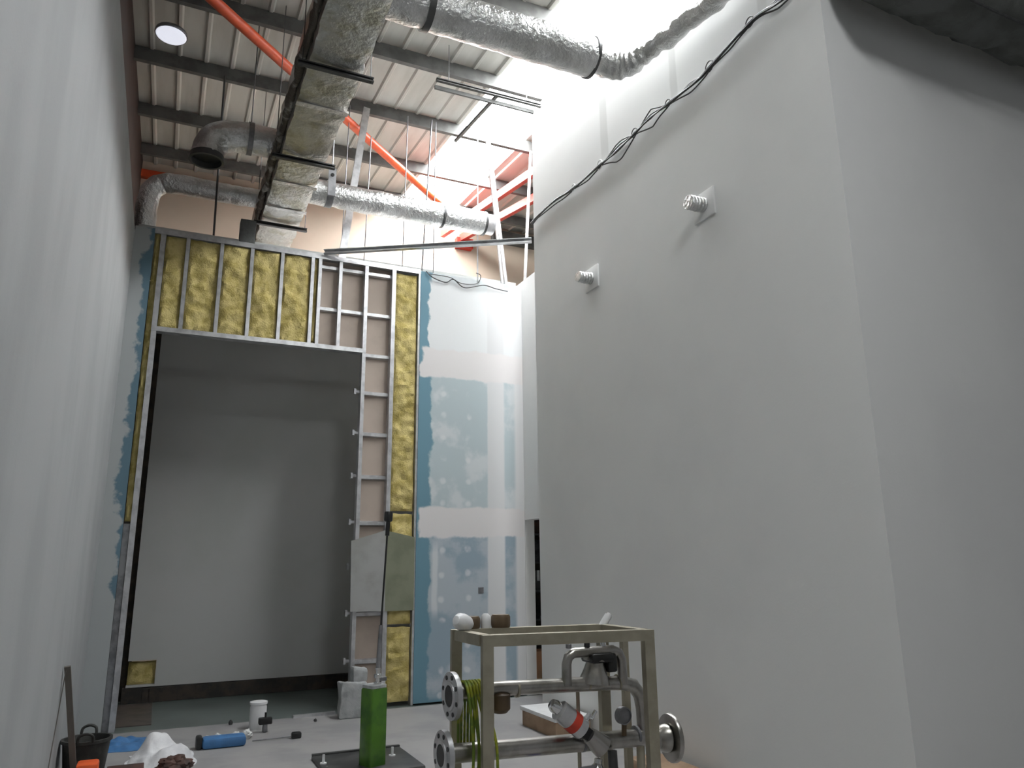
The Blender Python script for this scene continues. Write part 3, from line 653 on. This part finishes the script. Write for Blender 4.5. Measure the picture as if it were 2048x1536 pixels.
# things lying on the skid rails
b = B(); lathe(b, (1.322, 3.43, TOP+.036), (-.85, -.45, .25), [(0, -.062), (.02, -.058), (.034, -.036), (.040, 0), (.036, .03), (.02, .05), (0, .055)]); o = obj('plastic_float', b, 'whitep'); tag(o, 'white egg-shaped plastic float lying on the left corner of the skid top', 'float')
b = B(); lathe(b, (1.398, 3.512, TOP), (0, 0, 1), [(.02, 0), (.040, 0), (.043, .012), (.043, .046), (.037, .056), (.02, .056)]); o = obj('tape_roll', b, 'tan'); tag(o, 'brown tape roll on the rear rail, next to the white float', 'tape')
b = B(); lathe(b, (1.470, 3.505, TOP), (0, 0, 1), [(0, 0), (.024, 0), (.026, .03), (.022, .055), (.012, .066), (0, .067)]); o = obj('white_bottle_top', b, 'whitep'); tag(o, 'small pale pot between the two brown rolls on the skid', 'pot')
b = B(); lathe(b, (1.545, 3.495, TOP), (0, 0, 1), [(.02, 0), (.044, 0), (.047, .012), (.047, .05), (.041, .06), (.02, .06)]); o = obj('tape_roll', b, 'tan'); tag(o, 'brown tape roll on the rear rail, farther right of the pair', 'tape')
b = B(); cyl(b, (2.060, 3.40, TOP-.012), (2.100, 3.40, TOP+.040), .019, seg=16); cyl(b, (2.10, 3.40, TOP+.040), (2.107, 3.40, TOP+.049), .011, seg=12); o = obj('white_tube', b, 'whitep'); tag(o, 'short white tube leaning on the right rear corner of the skid', 'tube')

# ================================================================ GREEN COLUMN, PLATE
t = thing('floor_plate', (1.9, 7.3, 0), 'dark steel plate on the floor behind the green column', 'plate')
b = B(); bx(b, 1.46, 2.30, 6.85, 7.68, 0, .035, bev=.01); bx(b, 1.46, 2.30, 7.64, 7.68, .03, .05, bev=.006); obj('plate', b, 'plate', t)
for x in (1.50, 2.13):
    b = B(); cyl(b, (x, 7.32, .03), (x, 7.32, .045), .03, seg=14); cyl(b, (x, 7.32, .04), (x, 7.32, .11), .012, seg=10); obj('plate_bolt', b, 'whitep', t)
CX, CY = 1.885, 7.1
t = thing('green_column', (CX, CY, .035), 'tall translucent green square column with a long probe rod and black head', 'column')
def sq(z, s, r=.02, seg=4):
    out = []
    for k, (sx, sy) in enumerate(((1,1),(-1,1),(-1,-1),(1,-1))):
        for j in range(seg+1):
            a = k*math.pi/2 + j*math.pi/2/seg; out.append(Vector((sx*(s-r) + r*math.cos(a), sy*(s-r) + r*math.sin(a), z)))
    R = Matrix.Rotation(math.radians(22), 3, 'Z'); return [Vector((CX, CY, 0)) + R @ v for v in out]
b = B(); loft(b, [sq(.035, .088), sq(.66, .088), sq(.675, .08)]); obj('body', b, 'green', t)
b = B(); loft(b, [sq(.675, .082), sq(.70, .082), sq(.705, .075)]); obj('top_cap', b, 'sack', t)
b = B(); lathe(b, (CX+.02, CY-.03, .705), (0, 0, 1), [(.035, 0), (.035, .02), (.022, .025), (.022, .05), (.034, .055), (.034, .085), (.02, .09), (.02, .12), (.026, .122), (.026, .14), (0, .142)]); obj('chrome_fitting', b, 'chrome', t)
b = B(); bx(b, CX+.03, CX+.10, CY-.05, CY-.02, .73, .765, bev=.006); obj('side_tap', b, 'galv_d', t)
r0 = Vector((CX+.02, CY-.03, .83)); r1 = Vector((1.972, CY, 2.20))
b = B(); tube(b, [r0, r0.lerp(r1, .28)], [.022, .018], 12); obj('lower_rod', b, 'galv_d', t)
b = B(); tube(b, [r0.lerp(r1, .27), r0.lerp(r1, .95)], .009, 10); obj('probe_rod', b, 'black', t)
b = B(); tube(b, [r0.lerp(r1, .87), r0.lerp(r1, .97)], .020, 12); dd = (r1-r0).normalized(); lathe(b, r0.lerp(r1, .965), dd, [(.02, 0), (.036, .006), (.040, .02), (.040, .085), (.036, .095), (0, .1)], 20); obj('probe_head', b, 'black', t)
# sack beside the jamb
b = B(); bx(b, 2.10, 2.40, 9.40, 9.62, 0, .40, bev=.02); bx(b, 2.24, 2.42, 9.45, 9.6, .39, .56, bev=.03)
bmesh.ops.subdivide_edges(b, edges=b.edges[:], cuts=3, use_grid_fill=True)
for v in b.verts: v.co += Vector((noise.noise(v.co*7), noise.noise(v.co*7 + Vector((3,0,0))), noise.noise(v.co*7 + Vector((0,5,0)))*(1 if v.co.z > .05 else 0)))*.03
o = obj('plastic_bundle', b, 'sack'); tag(o, 'crumpled grey plastic bundle on the floor against the right jamb of the opening', 'bundle')
b = B(); beam(b, (1.62, 9.77, .015), (2.12, 9.79, .015), rect(.06, .03)); o = obj('threshold_strip', b, 'galv'); tag(o, 'shiny metal strip lying on the floor across the opening', 'strip')

# ================================================================ FLOOR CLUTTER
def on(p, s): return p
b = B()
prof = [(0, .0), (.145, .0), (.155, .02), (.185, .29), (.20, .295), (.20, .32), (.18, .32), (.172, .29), (.14, .03), (0, .028)]
t = thing('rubber_trug', (-.42, 7.95, 0), 'black rubber trug on the floor at the foot of the left wall', 'trug')
lathe(b, (-.42, 7.95, 0), (0, 0, 1), prof, 36); obj('tub', b, 'trug', t)
for sx in (-1, 1):
    b = B(); tube(b, smooth_path([(-.42-.06, 7.95+sx*.19, .315), (-.42-.05, 7.95+sx*.2, .365), (-.42, 7.95+sx*.205, .385), (-.42+.05, 7.95+sx*.2, .365), (-.42+.06, 7.95+sx*.19, .315)]), .012, 8); obj('handle', b, 'trug', t)
b = B(); bx(b, -.45, -.29, 7.38, 7.58, 0, .22, bev=.02); o = obj('orange_tub', b, 'orangep'); tag(o, 'orange plastic tub on the floor in front of the black trug', 'tub')
b = B(); beam(b, (-.46, 7.68, 0.0), (-.595, 7.45, .97), rect(.046, .03)); o = obj('wooden_batten', b, 'wood'); tag(o, 'weathered wooden batten leaning on the left wall by the trug', 'batten')
b = B(); tube(b, smooth_path([(-.60, 7.42, .94), (-.61, 7.3, .6), (-.612, 7.1, .3), (-.61, 6.95, .0)]), .004, 6); o = obj('string', b, 'wood'); tag(o, 'thin string hanging from the top of the wooden batten', 'string')
def rag(name, c, sx, sy, hgt, mat, label, cat, seed, n=34, fr=5):
    b = B(); V = []
    for j in range(n):
        row = []
        for i in range(n):
            u, v = i/(n-1)*2-1, j/(n-1)*2-1; r = max(abs(u), abs(v)); q = Vector((u*fr*.5+seed, v*fr*.5, seed))
            k = 1 + .22*noise.noise(q*.8); e = math.hypot(u, v)
            z = max(.004, hgt*(1-min(1, e)**2.2)*(.75 + .7*noise.noise(q)) + .02*noise.noise(q*2.4))
            if r > .93: z = .004
            row.append(b.verts.new((c[0]+u*sx*k, c[1]+v*sy*k, z)))
        V.append(row)
    for j in range(n-1):
        for i in range(n-1): b.faces.new((V[j][i], V[j][i+1], V[j+1][i+1], V[j+1][i]))
    per = V[0] + [r[-1] for r in V[1:]] + V[-1][-2::-1] + [r[0] for r in V[-2:0:-1]]
    low = [b.verts.new((q.co.x, q.co.y, 0)) for q in per]
    for i in range(len(per)): k = (i+1) % len(per); b.faces.new((per[i], low[i], low[k], per[k]))
    b.faces.new(low)
    o = obj(name, b, mat); return tag(o, label, cat)
rag('plastic_bag', (.19, 8.30), .30, .32, .24, 'bag', 'crumpled white plastic bag on the floor near the opening', 'bag', 8, fr=3.4)
rag('blue_sheet', (-.16, 9.15), .22, .30, .08, 'blue', 'creased blue sheet on the floor by the left jamb of the opening', 'sheet', 5, fr=3)
t = thing('blue_pouch', (.75, 8.65, 0), 'blue plastic pouch with black end lying on the floor right of the white bag', 'pouch')
b = B(); bx(b, .56, .97, 8.53, 8.72, 0, .10, bev=.03); obj('body', b, 'blue', t)
b = B(); bx(b, .50, .56, 8.55, 8.70, 0, .12, bev=.02); obj('black_end', b, 'black', t)
for k, (x, y, s) in enumerate(((.62, 8.84, .04), (.72, 8.86, .045), (.81, 8.83, .04), (.90, 8.87, .045), (1.01, 8.88, .05))):
    b = B(); blob(b, (x, y, s*.8), (s*1.0, s, s), .35, 2.4, 3, k); o = obj('white_scrap', b, 'foam'); tag(o, 'small white crumpled scrap lying behind the blue pouch', 'scrap', 'white scraps behind the blue pouch')
b = B(); lathe(b, (1.17, 9.36, 0), (0, 0, 1), [(0, 0), (.085, 0), (.09, .01), (.09, .22), (.085, .25), (.095, .255), (.095, .28), (.08, .285), (0, .28)], 26); o = obj('white_tub', b, 'whitep'); tag(o, 'white cylindrical tub standing on the floor at the opening threshold', 'tub')
t = thing('black_tap', (1.22, 9.12, 0), 'small black tap-like fitting standing before the white tub', 'fitting')
b = B(); lathe(b, (1.22, 9.12, 0), (0, 0, 1), [(.02, 0), (.03, .01), (.025, .08), (0, .085)]); obj('stem', b, 'galv_d', t)
b = B(); bx(b, 1.15, 1.29, 9.08, 9.16, .08, .15, bev=.012); bx(b, 1.21, 1.23, 9.11, 9.13, .14, .20); obj('head', b, 'black', t)
b = B(); bx(b, 1.43, 1.53, 8.62, 8.70, 0, .06, bev=.015); o = obj('black_block', b, 'black'); tag(o, 'small black block on the pale floor left of the green column', 'block')
b = B(); cyl(b, (1.05, 8.72, .006), (1.44, 8.66, .02), .006, seg=8); o = obj('thin_rod', b, 'galv_d'); tag(o, 'thin rod on the floor touching the black block', 'rod')
b = B(); blob(b, (1.82, 9.44, .014), (.02, .02, .02), .3, 2, 2, 4); o = obj('debris', b, 'plate'); tag(o, 'tiny dark crumb on the floor in front of the metal strip', 'crumb')
b = B(); blob(b, (.92, 9.72, .02), (.025, .025, .03), .3, 2, 2, 6); o = obj('debris', b, 'plate'); tag(o, 'tiny dark crumb on the corridor edge left of the white tub', 'crumb')
simple('dark_tray', (-.24, .05, 7.66, 7.96, 0, .07), 'rust', 'dark flat tray on the floor before the white bag', 'tray')
b = B(); blob(b, (.30, 7.80, .06), (.14, .10, .07), .35, 2.2, 4, 9); o = obj('brown_rag', b, 'rust'); tag(o, 'dark red-brown crumpled rag in front of the white bag', 'rag')
t = thing('cardboard_box', (4.0, 7.75, 0), 'open cardboard box on the floor against the right wall behind the valve', 'box')
b = B(); bx(b, 3.86, 4.27, 7.35, 8.15, 0, .16, bev=.006); obj('carton', b, 'card', t)
b = B(); bx(b, 3.84, 4.28, 7.33, 8.17, .16, .20, bev=.004); obj('lid', b, 'whitep', t)
b = B(); bx(b, 3.9, 4.25, 5.3, 6.1, 0, .09, bev=.02); o = obj('shadow_slab', b, 'card'); tag(o, 'flat brown slab added as the dark shadow at the right wall foot behind the domed flange', 'cardboard')  # brown slab stands in for the soft shadow along the wall base
